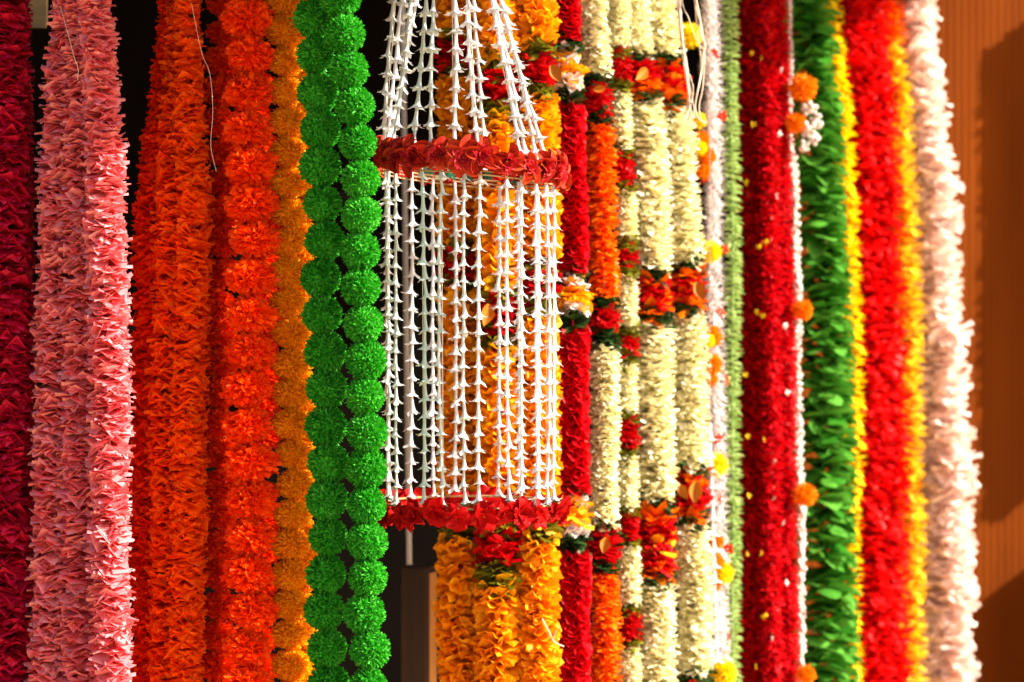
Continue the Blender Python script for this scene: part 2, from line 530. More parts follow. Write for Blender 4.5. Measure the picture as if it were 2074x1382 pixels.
mb = MB(); box(mb, -2.2, .62, .36, 1.90, 1.02, 1.05)
tag(link('ceiling', mb.mesh('ceiling', m_interior_shade, False)), kind='structure')
mb = MB(); box(mb, -2.2, -2.14, .0, 1.90, -1.25, 1.02)
tag(link('side_wall', mb.mesh('side_wall', m_interior_shade, False)), kind='structure')
mb = MB(); box(mb, .63, 1.22, .62, 2.25, .975, .985)
tag(link('sky_shade_canopy', mb.mesh('sky_shade_canopy', m_awn, False)), kind='structure')  # added out of view to keep sky light off the brown wall
m_ground = surface('pale_paving', C((190, 158, 118)), C((210, 180, 138)), (5, 5, 5), .85, .2)
mb = MB(); box(mb, -14, 14, -16, 6, -1.35, -1.25)
tag(link('ground', mb.mesh('ground', m_ground, False)), kind='structure')

m_pole = surface('galvanised_pole', C((176, 182, 184)), C((206, 210, 210)), (30, 30, 4), .4, .05, .0)
def rail(label, pts):
    mb = MB(); tube(mb, pts, .011, 10)
    tag(link('hanging_rail', mb.mesh('hanging_rail', m_pole)), label, 'rail', 'rails the garlands hang from')
rail('straight metal rail above the pink, orange and green garlands', [(-1.6, .02, .65), (-.8, .02, .65), (.12, .02, .65)])
rail('slanting metal rail above the cream, red and white garlands', [(-.12, .20, .84), (.2, .36, .84), (.6, .85, .84), (1.15, 1.36, .84)])

# far pole, wooden post and the board in the dark interior
mb = MB(); Y = .75
a = P(812, -260, Y); b = P(834, 1560, Y)
tube(mb, [a, (a + b) / 2, b], .0052, 12)
tag(link('metal_pole', mb.mesh('metal_pole', m_pole)), 'slim grey metal pole standing in the dark behind the lily strings', 'pole')

m_wood = surface('dark_wood', C((26, 13, 6)), C((50, 27, 11)), (40, 40, 3), .6, .3)
Y = .62
a = P(817, 1146, Y); b = P(878, 1560, Y)
post = thing('wooden_post', 'dark brown wooden post end behind the lowest yellow garland', 'post', ((a.x + b.x) / 2, Y, b.z))
h = a.z - b.z; w = (b.x - a.x) / 2
mb = MB()
prof = [(-w, -.02), (-w + .003, -.023), (w - .006, -.023), (w, -.017), (w, .02), (-w, .02)]
for zz, gr in ((0, 1), (h - .004, 1), (h, .9)):
    pass
mb.grid([[(x * g, y * g, z) for (x, y) in prof] for z, g in ((0, 1), (h - .004, 1), (h, .93), (h + .0005, .02))], .5, 0, close=True)
link('shaft', mb.mesh('shaft', m_wood, False), post)
m_sunlit_edge = surface('sunlit_edge_tint', C((176, 120, 62)), C((206, 150, 86)), (40, 40, 3), .6, .3)  # pale tan paints sunlight onto the post's right edge
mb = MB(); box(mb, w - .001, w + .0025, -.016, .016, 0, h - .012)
link('sunlit_edge', mb.mesh('sunlit_edge', m_sunlit_edge, False), post)
post.rotation_euler = (0, 0, math.radians(-20))

m_bam = surface('bamboo_board', C((52, 40, 20)), C((84, 66, 36)), (4, 4, 60), .6, .3)
Y = .42
a = P(36, -160, Y); b = P(94, 56, Y)
mb = MB()
mb.grid([[(a.x, Y, z), (b.x + dx, Y, z), (b.x + dx, Y + .012, z), (a.x, Y + .012, z)] for z, dx in ((a.z, .0), (b.z + .01, .0), (b.z, -.003))], .5, 0, close=True)
mb.f.append((8, 9, 10, 11)); mb.mi.append(0)
tag(link('wooden_board', mb.mesh('wooden_board', m_bam, False)), 'dim tan wooden board hanging between the crimson and pink garlands', 'board')

# ------------------------------------------------------------------ satin-petal garlands on the left
G = 'crimson garlands'
garland('crimson_garland', 'crimson petal garland hanging beside the salmon pink garlands', [(8, -150), (14, 300), (22, 700), (24, 1500)], -.02, 92, [(BOT, 'crimson')], G)
garland('crimson_garland', 'crimson petal garland cut off by the edge of the picture', [(-46, -150), (-44, 700), (-40, 1500)], .0, 90, [(BOT, 'crimson')], G)
garland('crimson_garland', 'crimson petal garland half hidden behind the crimson ones', [(22, -150), (34, 600), (36, 1500)], .09, 78, [(BOT, 'crimson')], G)

G = 'salmon pink garlands'
r1, pa, b1, k = garland('pink_garland', 'salmon pink petal garland next to the crimson garlands', [(160, -150), (138, 60), (122, 340), (112, 800), (102, 1500)], -.03, 92, [(BOT, 'pink')], G, taper=.82)
r2, pa2, b2, k = garland('pink_garland', 'middle salmon pink petal garland, with a loose thread at its top', [(168, -150), (166, 300), (164, 800), (158, 1500)], -.045, 90, [(BOT, 'pink')], G, taper=.82)
garland('pink_garland', 'salmon pink petal garland with a sunlit edge beside the orange garlands', [(184, -150), (196, 60), (214, 340), (222, 800), (224, 1500)], -.08, 88, [(BOT, 'pink')], G, taper=.82)
garland('pink_garland', 'salmon pink petal garland behind the other three salmon pink ones', [(160, -150), (150, 340), (150, 800), (150, 1500)], .03, 88, [(BOT, 'pink')], G, taper=.82)
thread(r2, b2, 'loose_thread', [P(122, 12, -.09), P(138, 70, -.11), P(150, 115, -.108), P(158, 140, -.108), P(157, 163, -.106)])

G = 'orange satin garlands'
garland('orange_garland', 'deep orange petal garland beside the salmon pink garlands', [(364, -150), (346, 100), (312, 420), (305, 800), (302, 1500)], .03, 80, [(BOT, 'orange_d')], G, taper=.76)
r1, pa, b1, k = garland('orange_garland', 'middle bright orange petal garland', [(372, -150), (366, 60), (352, 400), (342, 800), (338, 1500)], .0, 82, [(BOT, 'orange')], G, taper=.76)
r3, pa, b3, k = garland('orange_garland', 'light orange petal garland beside the orange marigolds', [(374, -150), (378, 60), (390, 400), (384, 800), (372, 1500)], -.02, 78, [(BOT, 'orange_l')], G, taper=.76)
thread(r3, b3, 'loose_thread', [P(388, 8, -.07), P(408, 105, -.07), P(425, 150, -.07), P(431, 225, -.07), P(427, 295, -.07), P(438, 348, -.065)])

# ------------------------------------------------------------------ marigolds, amber pompoms, green pompoms
G = 'orange marigold garlands'
garland('marigold_garland', 'shaded red-orange marigold garland behind the sunlit one', [(455, -150), (450, 300), (446, 800), (440, 1500)], .06, 82, [(BOT, 'mari')], G, jit=.1, dj=.14)
garland('marigold_garland', 'red-orange marigold garland mostly hidden behind, next to amber pompoms', [(500, -150), (528, 400), (526, 1500)], .10, 78, [(BOT, 'mari')], G, jit=.1, dj=.1)
garland('marigold_garland', 'sunlit bright orange marigold garland with big ruffled blooms', [(470, -150), (500, 60), (506, 200), (508, 700), (504, 1500)], -.05, 98, [(BOT, 'mari')], G, jit=.07, dj=.08)
garland('amber_pompom_garland', 'amber yellow pompom garland between marigolds and green pompoms', [(572, -150), (580, 100), (584, 500), (592, 800), (588, 1500)], -.01, 82, [(BOT, 'amber')], cat='garland', jit=.05, dj=.04)
garland('amber_pompom_garland', 'amber yellow pompom garland showing as a sliver behind green pompoms', [(612, -150), (616, 700), (618, 1500)], .10, 66, [(BOT, 'amber')], cat='garland', jit=.05, dj=.04)
G = 'green pompom garlands'
garland('green_pompom_garland', 'shaded green pompom garland beside the amber pompoms', [(632, -150), (640, 100), (650, 400), (661, 800), (663, 1500)], -.06, 86, [(BOT, 'green')], G, jit=.06, dj=.05)
garland('green_pompom_garland', 'sunlit green pompom garland beside the white lily strings', [(672, -150), (694, 20), (711, 130), (725, 290), (735, 560), (741, 850), (745, 1000), (743, 1500)], -.095, 84, [(BOT, 'green')], G, top=-114, jit=.06, dj=.05)


# ------------------------------------------------------------------ white lily chandelier
def lily(var=6):
    out = []
    for v in range(var):
        mb = MB()
        ns = 12
        prof = [(.095, .04), (.09, -.02), (.088, -.25), (.104, -.5), (.138, -.68), (.185, -.82), (.22, -.90)]
        rows = [[(r * math.cos(6.2832 * j / ns), r * math.sin(6.2832 * j / ns), z) for j in range(ns)] for (r, z) in prof]
        mb.grid([[(.02 * math.cos(6.2832 * j / ns), .02 * math.sin(6.2832 * j / ns), .07) for j in range(ns)]] + rows, R.random(), 0, close=True)
        n = R.choice((5, 6))
        off = R.uniform(0, 6.28)
        for i in range(n):
            az = off + 6.2832 * (i + R.uniform(-.12, .12)) / n
            e = -1.05 + R.uniform(-.15, .15)
            petal(mb, ray(az, 0) * .185 + Vector((0, 0, -.78)), ray(az, e), ray(az, e + math.pi / 2), .44 * R.uniform(.85, 1.15), .15, 'tri', R.uniform(.6, 1.35), R.uniform(-.2, .3), 5, 2, R.uniform(-.25, .25))
        out.append(mb.mesh('lily_floret', m_lily))
    return out
LILY = lily()

def rose(var=4):
    out = []
    for v in range(var):
        mb = MB()
        for (n, r0, L, W, e, curl, mi) in ((3, .03, .30, .16, 1.45, -.2, 1), (4, .07, .40, .20, 1.25, -.3, 1), (5, .11, .50, .24, 1.0, -.5, 1), (6, .14, .64, .27, .75, -.7, 1), (5, .16, .82, .34, .55, -.9, 0), (6, .18, .98, .38, .30, -.8, 0)):
            off = R.uniform(0, 6.28)
            for i in range(n):
                az = off + 6.2832 * (i + R.uniform(-.15, .15)) / n
                ee = e + R.uniform(-.12, .12)
                petal(mb, ray(az, 0) * r0, ray(az, ee), ray(az, ee + math.pi / 2), L * R.uniform(.9, 1.1), W * R.uniform(.9, 1.15), 'round', curl + R.uniform(-.35, .35), .75, 6, 4, R.uniform(-.35, .35), .25, mi=mi)
        out.append(mb.mesh('rose', [m_rose, m_rose_in]))
    return out
ROSE = rose()

def silk(var=4):
    out = []
    for v in range(var):
        mb = MB()
        for (n, L, W, e) in ((6, .98, .36, -.1), (6, .8, .32, .35), (4, .5, .24, .8)):
            off = R.uniform(0, 6.28)
            for i in range(n):
                az = off + 6.2832 * (i + R.uniform(-.15, .15)) / n
                ee = e + R.uniform(-.2, .2)
                petal(mb, ray(az, 0) * .05, ray(az, ee), ray(az, ee + math.pi / 2), L * R.uniform(.85, 1.15), W, 'round', R.uniform(-.8, .5), R.uniform(-.1, .6), 5, 4, R.uniform(-.4, .4), .25)
        out.append(mb.mesh('silk_flower', m_rring))
    return out
SILK = silk()
mb = MB()
for i in range(6):
    az = 6.2832 * i / 6
    petal(mb, ray(az, 0) * .05, ray(az, .1), Vector((0, 0, 1)), .95, .22, 'point', -.3, .3)
CALYX = mb.mesh('calyx', m_teal)

CY = .06
RC = .147                                      # ring radius
cx = P(954, 0, CY).x
chand = thing('lily_chandelier', 'hanging chandelier of white lily strings with rose ring above and red flower ring below', 'decoration', (cx, CY, .64))
CB = chand.location.copy()
z_top = P(0, 336, CY).z; z_bot = P(0, 1018, CY).z
tiltx = .085                                   # the upper ring hangs a little lower on its right
mb = MB()
for rr, dz, th in ((RC, -.012, .0016), (RC * .99, -.018, .0013), (RC, -.024, .0013)):
    pts = [Vector((rr * math.cos(6.2832 * i / 40), rr * math.sin(6.2832 * i / 40), z_top + dz - tiltx * rr * math.cos(6.2832 * i / 40) - CB.z)) for i in range(41)]
    tube(mb, pts, th, 6)
link('upper_hoop', mb.mesh('upper_hoop', m_twine), chand)
mb = MB()
tube(mb, [Vector((RC * math.cos(6.2832 * i / 40), RC * math.sin(6.2832 * i / 40), z_bot - CB.z)) for i in range(41)], .002, 6)
link('lower_hoop', mb.mesh('lower_hoop', m_twine), chand)
nr = 25
for i in range(nr):
    a = 6.2832 * (i + R.uniform(-.15, .15)) / nr + .1
    rad = Vector((math.cos(a), math.sin(a), 0))
    pos = rad * (RC + .004) + Vector((0, 0, z_top + R.uniform(-.003, .005) - tiltx * RC * math.cos(a)))
    q = (rad + Vector((0, 0, R.uniform(-.35, .4)))).to_track_quat('Z', 'Y') @ Quaternion((0, 0, 1), R.uniform(0, 6.28))
    pos += rad * R.uniform(-.003, .005) + Vector((0, 0, R.uniform(-.004, .004)))
    if rad.y > .25:
        link('rose_back', R.choice(SILK), chand, pos - Vector((0, 0, CB.z + .004)), q, .023 * R.uniform(.85, 1.1))
        if R.random() < .6:
            link('calyx', CALYX, chand, pos - rad * .006 - Vector((0, 0, CB.z + .004)), (-rad).to_track_quat('Z', 'Y'), .013)
    else:
        link('rose', R.choice(ROSE), chand, pos - Vector((0, 0, CB.z)), q, .0275 * R.uniform(.88, 1.14))
nr = 26
for i in range(nr):
    a = 6.2832 * (i + R.uniform(-.2, .2)) / nr
    rad = Vector((math.cos(a), math.sin(a), 0))
    pos = rad * (RC + .006) + Vector((0, 0, z_bot - .010 + R.uniform(-.006, .006)))
    q = (rad * .55 + Vector((0, 0, -.25 + R.uniform(-.3, .3)))).to_track_quat('Z', 'Y') @ Quaternion((0, 0, 1), R.uniform(0, 6.28))
    link('silk_flower', R.choice(SILK), chand, pos - Vector((0, 0, CB.z)), q, .027 * R.uniform(.85, 1.15))

def lily_strand(p0, p1, pitch, joined=None, mint=0.0, calyx=False):
    """a string of lilies threaded mouth-down; the strand is a part, each lily a sub-part"""
    p0 = Vector(p0); p1 = Vector(p1)
    d = (p1 - p0); L = d.length; d.normalize()
    n = max(2, round(L / pitch)); st = L / n
    q = (-d).to_track_quat('Z', 'Y')
    tint = (1 - .22 * mint, 1 - .02 * mint, 1 - .12 * mint, 1)
    smb = MB(); tube(smb, [Vector((0, 0, 0)), p1 - p0], .0009, 5)
    par = link('lily_string', smb.mesh('lily_string', m_thread), chand, p0 - CB)
    bow = Vector((R.gauss(0, .003), R.gauss(0, .003), 0))
    for i in range(n):
        t = i / n
        pos = d * (st * i) + bow * math.sin(math.pi * t)
        qq = q @ Euler((R.gauss(0, .05), R.gauss(0, .05), R.uniform(0, 6.28))).to_quaternion()
        sc = st * 1.12 * R.uniform(.97, 1.04)
        wd = sc * R.uniform(.74, .94)
        if joined is None:
            link('lily_floret', R.choice(LILY), par, pos, qq, (wd, wd, sc), tint)
        else:
            joined.append((p0 + pos - CB, qq, (wd, wd, sc)))
    if calyx:
        link('calyx', CALYX, par, p1 - p0 + Vector((0, -.004, -.003)), (R.uniform(-.6, -.2), R.uniform(-.2, .2), R.uniform(0, 6)), .012)
    return par

def on_ring(px, front, rr):
    x = (px - 954) * S
    # perspective: the near half looks wider, the far half narrower
    for _ in range(4):
        y = math.sqrt(max(0.0, rr * rr - x * x)) * (-1 if front else 1)
        x = (px - 1037) * S * (D + CY + y) / D - cx
        x = max(-rr * .995, min(rr * .995, x))
    return x, y

def top_z(x):
    return z_top - tiltx * x
joined = []
# lower curtain: front strings then back strings
for i, px in enumerate((773, 801, 855, 894, 940, 972, 1026, 1056, 1086, 1106, 1122)):
    x, y = on_ring(px, True, RC - .006)
    zt = top_z(x) - R.uniform(.006, .018); zb = z_bot + R.uniform(.004, .016)
    dx = R.uniform(-.002, .003)
    lily_strand((cx + x, CY + y, zt), (cx + x + dx, CY + y, zb), .0272, mint=(.9, .5, .8, .5, .3, .15, 0, 0, 0, 0, 0)[i], calyx=True)
for i, px in enumerate((788, 834, 877, 921, 1012, 1050, 1090)):
    x, y = on_ring(px, False, RC - .006)
    zt = top_z(x) - R.uniform(.010, .026); zb = z_bot + R.uniform(.002, .012)
    lily_strand((cx + x, CY + y, zt), (cx + x + R.uniform(-.003, .003), CY + y, zb), .0285, joined)
# upper cone: strings gather towards the hook
UP = [(797, 759, 1), (829, 796, 1), (862, 838, 1), (881, 871, 1), (917, 919, 1), (950, 968, 1), (992, 1052, 1), (1014, 1104, 1),
      (806, 776, 0), (838, 786, 0), (958, 986, 0), (1020, 1092, 0), (1003, 1070, 0)]
for (xa, xb, fr) in UP:
    x, y = on_ring(xb, bool(fr), RC - .004)
    pb = Vector((cx + x, CY + y, top_z(x) + (.018 if fr else .01)))
    # from the rim through (xa, 0) up to the gathering point out of the picture
    ratio = (pb.z - P(0, -120).z) / (pb.z - P(0, 0).z)
    xt = pb.x + (P(xa, 0).x - pb.x) * ratio
    pt = Vector((xt, CY + y * .62, P(0, -120).z))
    lily_strand(pt, pb, .0300, None if fr else joined, mint=.35 if xa < 900 else 0)
    mb = MB(); tube(mb, [pt - CB, Vector((0, 0, 0))], .0009, 5)
    link('hanger_thread', mb.mesh('hanger_thread', m_thread), chand)
# the strings on the far side of the hoops, joined
mb = MB()
LV = [(np.array([tuple(v.co) for v in me.vertices]), [tuple(p.vertices) for p in me.polygons], [a.value for a in me.attributes['rnd'].data]) for me in LILY]
for (pos, qq, sc) in joined:
    vv, ff, rr = R.choice(LV)
    M = np.array(qq.to_matrix())
    w = (vv * np.array(sc)) @ M.T + np.array(pos)
    o = len(mb.v)
    mb.v.extend(map(tuple, w)); mb.r.extend(rr)
    mb.f.extend(tuple(o + i for i in f) for f in ff); mb.mi.extend([0] * len(ff))
tag(link('far_lily_florets', mb.mesh('far_lily_florets', m_lily), chand), kind='stuff')

# ------------------------------------------------------------------ yellow garlands behind the chandelier
def bands(period_rows):
    return period_rows
G = 'yellow satin garlands'
r, pa, b, k = garland('yellow_garland', 'shaded yellow ruffled garland beside the dark gap, behind the lily strings', [(928, -150), (927, 400), (929, 800), (928, 1500)], .325, 84,
    [(66, 'yellow'), (90, 'olive', .9), (138, 'redband'), (160, 'olive', .9), (488, 'yellow'), (515, 'olive', .9), (568, 'redband'), (596, 'olive', .9), (1062, 'yellow'), (1096, 'olive', .95), (BOT, 'yellow')], G)
r, pa, b, k = garland('yellow_garland', 'middle yellow ruffled garland with a red band below the lower flower ring', [(998, -150), (1006, 150), (1010, 600), (1008, 1100), (1008, 1500)], .295, 92,
    [(118, 'yellow'), (146, 'olive', .95), (204, 'redband'), (238, 'olive', .95), (578, 'yellow'), (606, 'olive', .95), (668, 'redband'), (700, 'olive', .95), (1048, 'yellow'), (1080, 'olive', 1), (1142, 'redband', 1.02), (1184, 'olive', .95), (BOT, 'yellow')], G)
mbg = MB()
petal(mbg, Vector((0, 0, 0)), Vector((0, 0, -1)), Vector((0, -1, 0)), 1, .30, 'bud', .35, .8, 6, 4)
GOLD = mbg.mesh('gold_leaf', m_gold)
def gold(root, base, px, py, Y, L, ang=0.0):
    k = S * (D + Y) / D
    link('gold_leaf', GOLD, root, P(px, py - L / 2, Y) - base, (R.uniform(-.2, .2), ang, R.uniform(-.5, .5)), L * k)
gold(r, b, 990, 640, .25, 48, .3)
r, pa, b, k = garland('yellow_garland', 'sunlit yellow ruffled garland beside the red garland, a dry twig stuck in it', [(1084, -150), (1090, 130), (1094, 500), (1092, 1100), (1094, 1500)], .30, 82,
    [(88, 'yellow'), (112, 'olive'), (168, 'redband'), (198, 'olive'), (522, 'yellow'), (546, 'olive'), (606, 'redband'), (636, 'olive'), (1058, 'yellow'), (1088, 'olive', 1), (BOT, 'yellow')], G)
gold(r, b, 1116, 152, .255, 40, -.5)
thread(r, b, 'dry_twig', [P(1098, 1254, .25), P(1112, 1280, .243), P(1122, 1300, .24), P(1142, 1310, .245)], .0013)
tw = thread(r, b, 'dry_twig', [P(1120, 1298, .241), P(1124, 1284, .238), P(1128, 1276, .236)], .0009)

# ------------------------------------------------------------------ red / cream / orange garlands with bands
rg, pa, b, k = garland('red_garland', 'red ruffled garland with white and yellow rose bands', [(1136, -150), (1142, 60), (1152, 200), (1157, 500), (1160, 800), (1162, 1500)], .36, 72,
    [(80, 'red'), (106, 'leaf', .95), (126, 'whiteband', .9), (162, 'yellowband', 1.08), (188, 'whiteband', .9), (208, 'leaf', .95), (546, 'red'), (564, 'leaf', .9), (584, 'whiteband', .92), (620, 'yellowband', 1.08), (642, 'whiteband', .92), (664, 'leaf', .95),
     (992, 'red'), (1008, 'leaf', .9), (1026, 'whiteband', .9), (1062, 'yellowband', 1.08), (1086, 'whiteband', .9), (1114, 'leaf', 1.0), (BOT, 'red')], wob=1.5)
rg, pa, b, k = garland('mixed_garland', 'garland changing from cream to orange to cream, with red bands', [(1190, -150), (1204, 100), (1212, 240), (1222, 450), (1224, 800), (1226, 1500)], .43, 66,
    [(150, 'cream', 1.05), (178, 'leaf'), (232, 'redband'), (252, 'leaf', .9), (604, 'orange_j'), (630, 'leaf', 1.02), (672, 'redband', 1.02), (706, 'leaf', 1.02), (1062, 'cream'), (1080, 'leaf', 1.0), (1136, 'redband'), (1158, 'leaf', 1.0), (BOT, 'orange_j', .98)], wob=1.5)
gold(rg, b, 1226, 192, .38, 26, 1.4)
gold(rg, b, 1228, 1106, .38, 34, .2)
thin = [(-60, 'cream')]
yy = -60
cuts = [(98, 'cream'), (114, 'olive'), (166, 'redband'), (190, 'olive'), (296, 'cream'), (316, 'olive'), (372, 'redband'), (392, 'olive'), (482, 'cream'), (506, 'olive'), (540, 'redband'), (568, 'olive'), (664, 'cream'), (684, 'olive'), (718, 'redband'), (740, 'olive'),
        (834, 'cream'), (852, 'olive'), (908, 'redband'), (926, 'olive'), (1026, 'cream'), (1044, 'olive'), (1090, 'redband'), (1108, 'olive'), (1222, 'cream'), (1244, 'olive'), (1292, 'redband'), (1314, 'olive'), (BOT, 'cream')]
garland('slim_cream_garland', 'slim cream garland with many short red and olive bands', [(1246, -150), (1252, 60), (1256, 250), (1266, 400), (1268, 700), (1272, 1100), (1278, 1500)], .50, 52, cuts, wob=1.0)
rg, pa, b, k = garland('cream_garland', 'plump cream garland beside the slim banded one, orange and red bands', [(1274, -150), (1288, 60), (1300, 180), (1314, 330), (1324, 560), (1327, 900), (1332, 1500)], .54, 86,
    [(116, 'cream', .8), (134, 'leaf', .9), (160, 'redband', .9), (190, 'orangeband', .9), (214, 'leaf', .9), (548, 'cream'), (572, 'leaf', .9), (592, 'orangeband', .95), (622, 'redband'), (642, 'orangeband', .95), (664, 'leaf', .95),
     (1014, 'cream'), (1040, 'leaf', .95), (1064, 'orangeband', 1.02), (1104, 'redband', .98), (1122, 'yellowband', 1.08), (1150, 'redband', .95), (1168, 'orangeband', .9), (1184, 'leaf', .95), (BOT, 'cream')], 'plump cream garlands', wob=1.5)
gold(rg, b, 1310, 160, .46, 40, .9)
rg, pa, b, k = garland('cream_garland', 'plump cream garland beside the white and green bud garlands, gold leaves in its bands', [(1322, -150), (1332, 60), (1350, 160), (1372, 300), (1390, 520), (1396, 800), (1404, 1100), (1410, 1500)], .61, 82,
    [(112, 'cream', 1.15), (130, 'leaf'), (152, 'orangeband', 1.05), (184, 'redband', 1.05), (208, 'orangeband', 1.0), (226, 'leaf', .95), (534, 'cream'), (554, 'leaf', .95), (572, 'orangeband', .95), (602, 'redband'), (620, 'orangeband', .95), (640, 'leaf', .95),
     (942, 'cream', .98), (962, 'leaf', .95), (980, 'orangeband', .9), (1026, 'redband', .98), (1046, 'orangeband', .95), (1064, 'leaf', .9), (1362, 'cream', .96), (1390, 'leaf'), (BOT, 'redband')], 'plump cream garlands', wob=1.5)
gold(rg, b, 1412, 592, .55, 42, -.3)
gold(rg, b, 1410, 998, .55, 46, .1)
gold(rg, b, 1376, 1000, .56, 34, -.5)

# loose white strings
base = P(1392, -150, .36)
ls = thing('white_strings', 'bunch of loose white strings dangling in front of the cream garlands', 'string', base)
for pts in ([(1374, -30), (1378, 80), (1388, 150), (1394, 205), (1384, 236)], [(1378, -30), (1382, 70), (1392, 140), (1396, 200), (1390, 240)], [(1404, -40), (1416, 30), (1424, 85), (1420, 150), (1408, 210), (1414, 240), (1430, 250)],
            [(1380, -20), (1396, 40), (1410, 80), (1424, 100)], [(1370, -40), (1376, 50), (1388, 120), (1400, 190), (1406, 225)], [(1400, -40), (1414, 20), (1420, 70), (1428, 90), (1424, 110)], [(1396, 150), (1404, 180), (1398, 215), (1380, 250)], [(1376, -30), (1380, 60), (1390, 150), (1398, 220), (1394, 246)], [(1402, -40), (1413, 30), (1426, 90), (1424, 170), (1416, 215), (1420, 246)], [(1404, -40), (1412, 60), (1420, 130), (1412, 190), (1404, 232)]):
    p = [P(a, c, .36 + R.uniform(-.008, .008)) for a, c in pts]
    if pts[0][1] < 0:
        p = [Vector((base.x, .40, .83))] + p
    thread(ls, base, 'string', p, R.choice((.0009, .0012, .0017)))

# white tufted garland with pompoms, and its neighbours
rw, pa, b, k = garland('white_tuft_garland', 'thin white tufted garland carrying yellow and orange pompoms and tiny red flowers', [(1436, -150), (1442, 200), (1446, 600), (1452, 1000), (1462, 1500)], .72, 52, [(BOT, 'tinsel')], wob=1.0)
kk = S * (D + .72) / D
for (px, py, r, ty, dY) in ((1398, 72, 25, 'ypom', -.04), (1414, 244, 17, 'ypom', -.05), (1420, 286, 19, 'opom', -.05), (1432, 318, 19, 'opom', -.05), (1418, 300, 14, 'ypom', -.07), (1424, 346, 17, 'opom', -.05),
                       (1438, 510, 22, 'ypom', -.06), (1442, 682, 22, 'opom', -.05), (1434, 690, 14, 'ypom', -.08), (1440, 738, 23, 'opom', -.06), (1438, 768, 16, 'opom', -.06), (1451, 942, 24, 'ypom', -.06),
                       (1450, 1096, 17, 'opom', -.04), (1446, 1140, 22, 'opom', -.06), (1464, 1162, 22, 'ypom', -.05), (1446, 1184, 15, 'opom', -.05), (1464, 1362, 27, 'ypom', -.06)):
    extra(rw, b, P(px, py, .72 + dY), ty, r * kk)
TR = tier('red_flower', m_tinyred, 6, .95, .3, (-.2, .5), 'round', (-.3, .5), (0, .5), var=3)
for (px, py) in ((1446, 108), (1462, 236), (1430, 362), (1464, 508), (1458, 632), (1470, 768), (1456, 890), (1460, 1012), (1474, 1112), (1476, 1292)):
    link('red_flower', R.choice(TR), rw, P(px, py, .682) - b, (1.2, R.uniform(-.5, .5), R.uniform(0, 6)), 13 * kk)
# short white lily string next to the plump cream garland
base = P(1438, 860, .64)
ws = thing('lily_string', 'single string of small white lilies against the plump cream garland', 'garland', base)
mb = MB(); tube(mb, [Vector((P(1438, -150, .64).x - base.x, 0, .83 - base.z)), Vector((0, 0, 0)), P(1452, 1340, .64) - base], .0004, 5)
link('string', mb.mesh('string', m_thread), ws)
for i in range(15):
    y = 860 + i * 32
    link('lily_floret', R.choice(LILY), ws, P(1438 + i * 1.0, y, .64) - base, (R.gauss(0, .06), R.gauss(0, .06), R.uniform(0, 6)), 36 * S * 1.149)
garland('green_bud_garland', 'pale green garland of small pointed buds', [(1474, -150), (1480, 100), (1484, 500), (1484, 1500)], .78, 44, [(BOT, 'bud')], wob=.8, tilt=.1)

# ------------------------------------------------------------------ dark red garlands
G = 'dark red tufted garlands'
m_yolk = fabric('olive_yellow_petal', C((150, 130, 14)), C((240, 196, 20)), 0.5, 0.25, 0.3)
YEL = tier('yellow_flower', m_yolk, 5, .95, .34, (-.1, .5), 'round', (-.3, .5), (0, .5), var=3)
WHT = tier('white_flower', m_white, 5, .95, .34, (-.1, .5), 'round', (-.3, .5), (0, .5), var=3)
r1, pa1, b1, k1 = garland('dark_red_garland', 'dark red tufted garland with tiny yellow flowers beside green buds', [(1520, -150), (1524, 200), (1528, 700), (1524, 1500)], .88, 64, [(BOT, 'dred')], G, wob=1.5)
r2, pa2, b2, k2 = garland('dark_red_garland', 'dark red tufted garland between its two look-alikes, bare of tiny flowers', [(1546, -150), (1552, 200), (1560, 700), (1560, 1500)], .85, 58, [(BOT, 'dred')], G, wob=1.5)
r3, pa3, b3, k3 = garland('dark_red_garland', 'dark red tufted garland with tiny white flowers beside pearl clusters', [(1568, -150), (1578, 200), (1588, 700), (1594, 1500)], .90, 54, [(BOT, 'dred')], G, wob=1.5)
for (px, py) in ((1524, 108), (1544, 118), (1526, 252), (1512, 370), (1552, 490), (1538, 500), (1532, 632), (1545, 640), (1510, 760), (1514, 884), (1546, 890), (1516, 1004), (1512, 1122), (1544, 1122), (1552, 1248), (1544, 1250), (1530, 1350)):
    link('yellow_flower', R.choice(YEL), r1, P(px, py, .795) - b1, (1.3, R.uniform(-.4, .4), R.uniform(0, 6)), 6.5 * k1)
for (px, py) in ((1584, 142), (1580, 272), (1572, 398), (1562, 488), (1592, 660), (1596, 796), (1570, 934), (1568, 1010), (1588, 1060), (1564, 1146), (1592, 1180), (1564, 1290)):
    link('white_flower', R.choice(WHT), r3, P(px, py, .835) - b3, (1.3, R.uniform(-.4, .4), R.uniform(0, 6)), 7 * k3)

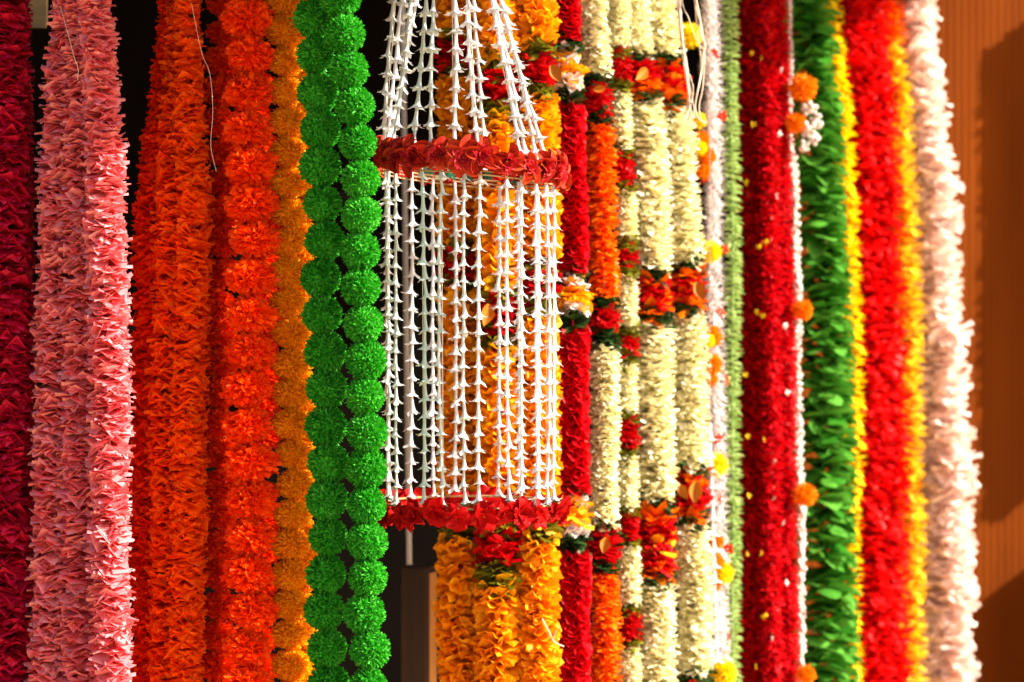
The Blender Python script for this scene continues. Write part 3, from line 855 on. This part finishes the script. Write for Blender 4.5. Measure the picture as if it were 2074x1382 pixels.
# ------------------------------------------------------------------ pearls, green ribbon leaves, yellow tufts
rb, pab, bb, kb = garland('pearl_garland', 'string of white pearl clusters with orange pompoms beside green ribbon leaves', [(1594, -150), (1604, 300), (1614, 600), (1620, 1000), (1624, 1500)], .93, 26, [(310, 'bead', .6), (BOT, 'bead')], wob=2)
for (px, py, r, ty) in ((1626, 178, 28, 'opom'), (1612, 250, 21, 'opom'), (1626, 628, 20, 'opom'), (1630, 1002, 23, 'opom'), (1632, 1366, 19, 'opom')):
    extra(rb, bb, P(px, py, .87), ty, r * kb)
for (px, py, r) in ((1640, 222, 19), (1652, 246, 18), (1636, 262, 20), (1646, 282, 17), (1630, 296, 15)):
    extra(rb, bb, P(px, py, .87), 'bead', r * kb)
G = 'green ribbon-leaf garlands'
garland('ribbon_leaf_garland', 'green garland of ribbon leaves beside the pearl clusters', [(1622, -150), (1636, 60), (1658, 300), (1666, 600), (1668, 900), (1668, 1500)], 1.01, 112, [(BOT, 'sleaf')], G, tilt=.2)
garland('ribbon_leaf_garland', 'green garland of ribbon leaves against the yellow tufts', [(1644, -150), (1652, 100), (1678, 300), (1692, 600), (1704, 900), (1706, 1500)], 1.07, 66, [(BOT, 'sleaf')], G, tilt=.2)
garland('yellow_tuft_garland', 'bright yellow tufted garland between green ribbon leaves and red fluff', [(1672, -150), (1684, 60), (1702, 250), (1716, 500), (1724, 700), (1718, 1100), (1722, 1500)], 1.13, 60, [(BOT, 'byellow')], wob=2)

# ------------------------------------------------------------------ red fluff, golden petals, white blush garlands
G = 'fluffy red garlands'
garland('fluffy_red_garland', 'fluffy bright red garland beside the yellow tufts', [(1716, -150), (1728, 60), (1746, 400), (1762, 800), (1768, 1500)], 1.18, 82, [(BOT, 'fluff')], G)
garland('fluffy_red_garland', 'fluffy bright red garland beside the golden petals', [(1748, -150), (1762, 60), (1782, 400), (1796, 800), (1800, 1500)], 1.22, 86, [(BOT, 'fluff')], G)
garland('golden_garland', 'golden yellow petal garland, orange at its top, beside red fluff', [(1792, -150), (1804, 60), (1824, 260), (1840, 600), (1846, 900), (1848, 1500)], 1.27, 62, [(90, 'gorange', 1.1), (BOT, 'gyellow')], wob=2)
G = 'white blush garlands'
garland('blush_garland', 'smooth pinkish white petal garland beside the golden petals', [(1844, -150), (1852, 100), (1866, 400), (1882, 800), (1892, 1500)], 1.33, 70, [(BOT, 'blush')], G)
garland('blush_garland', 'outermost frilly white petal garland against the brown wall', [(1850, -150), (1858, 90), (1872, 200), (1898, 340), (1910, 560), (1922, 800), (1934, 1100), (1944, 1500)], 1.31, 80, [(BOT, 'blush')], G, jit=.14, dj=.12, lump=.16)
garland('blush_garland', 'pinkish white petal garland tucked behind the frilly outermost one', [(1850, -150), (1866, 150), (1890, 450), (1908, 900), (1918, 1500)], 1.40, 66, [(BOT, 'blush')], G)

# ------------------------------------------------------------------ just outside the picture: what shades the brown wall
def PX(X, Y):
    return 1037 + X * D / (S * (D + Y))
G = 'garlands hung beyond the edge of the picture'
for X, Y, zb, lab in ((1.75, 1.97, -.12, 'crimson garland hung close to the brown wall, nearer the white garlands'), (1.86, 2.10, -.08, 'crimson garland hung close to the brown wall, farther from the white garlands')):
    kz = S * (D + Y) / D
    pb = int(691 - zb / kz); x = PX(X, Y)
    garland('crimson_garland', lab, [(x, -150), (x, 1500)], Y, 92, [(pb, 'crimson')], G, bot=pb)

ct = thing('shade_counter', 'unseen counter added to shade the foot of the brown wall', 'counter', (1.84, 1.95, -1.25))  # invented block out of view, casts the shadow low on the wall
mb = MB(); box(mb, -.30, .30, -.22, .10, .0, .74)
link('body', mb.mesh('body', m_wood, False), ct)
mb = MB(); box(mb, -.33, .33, -.25, .12, .742, .772)
link('shade_counter_top', mb.mesh('shade_counter_top', m_wood, False), ct)
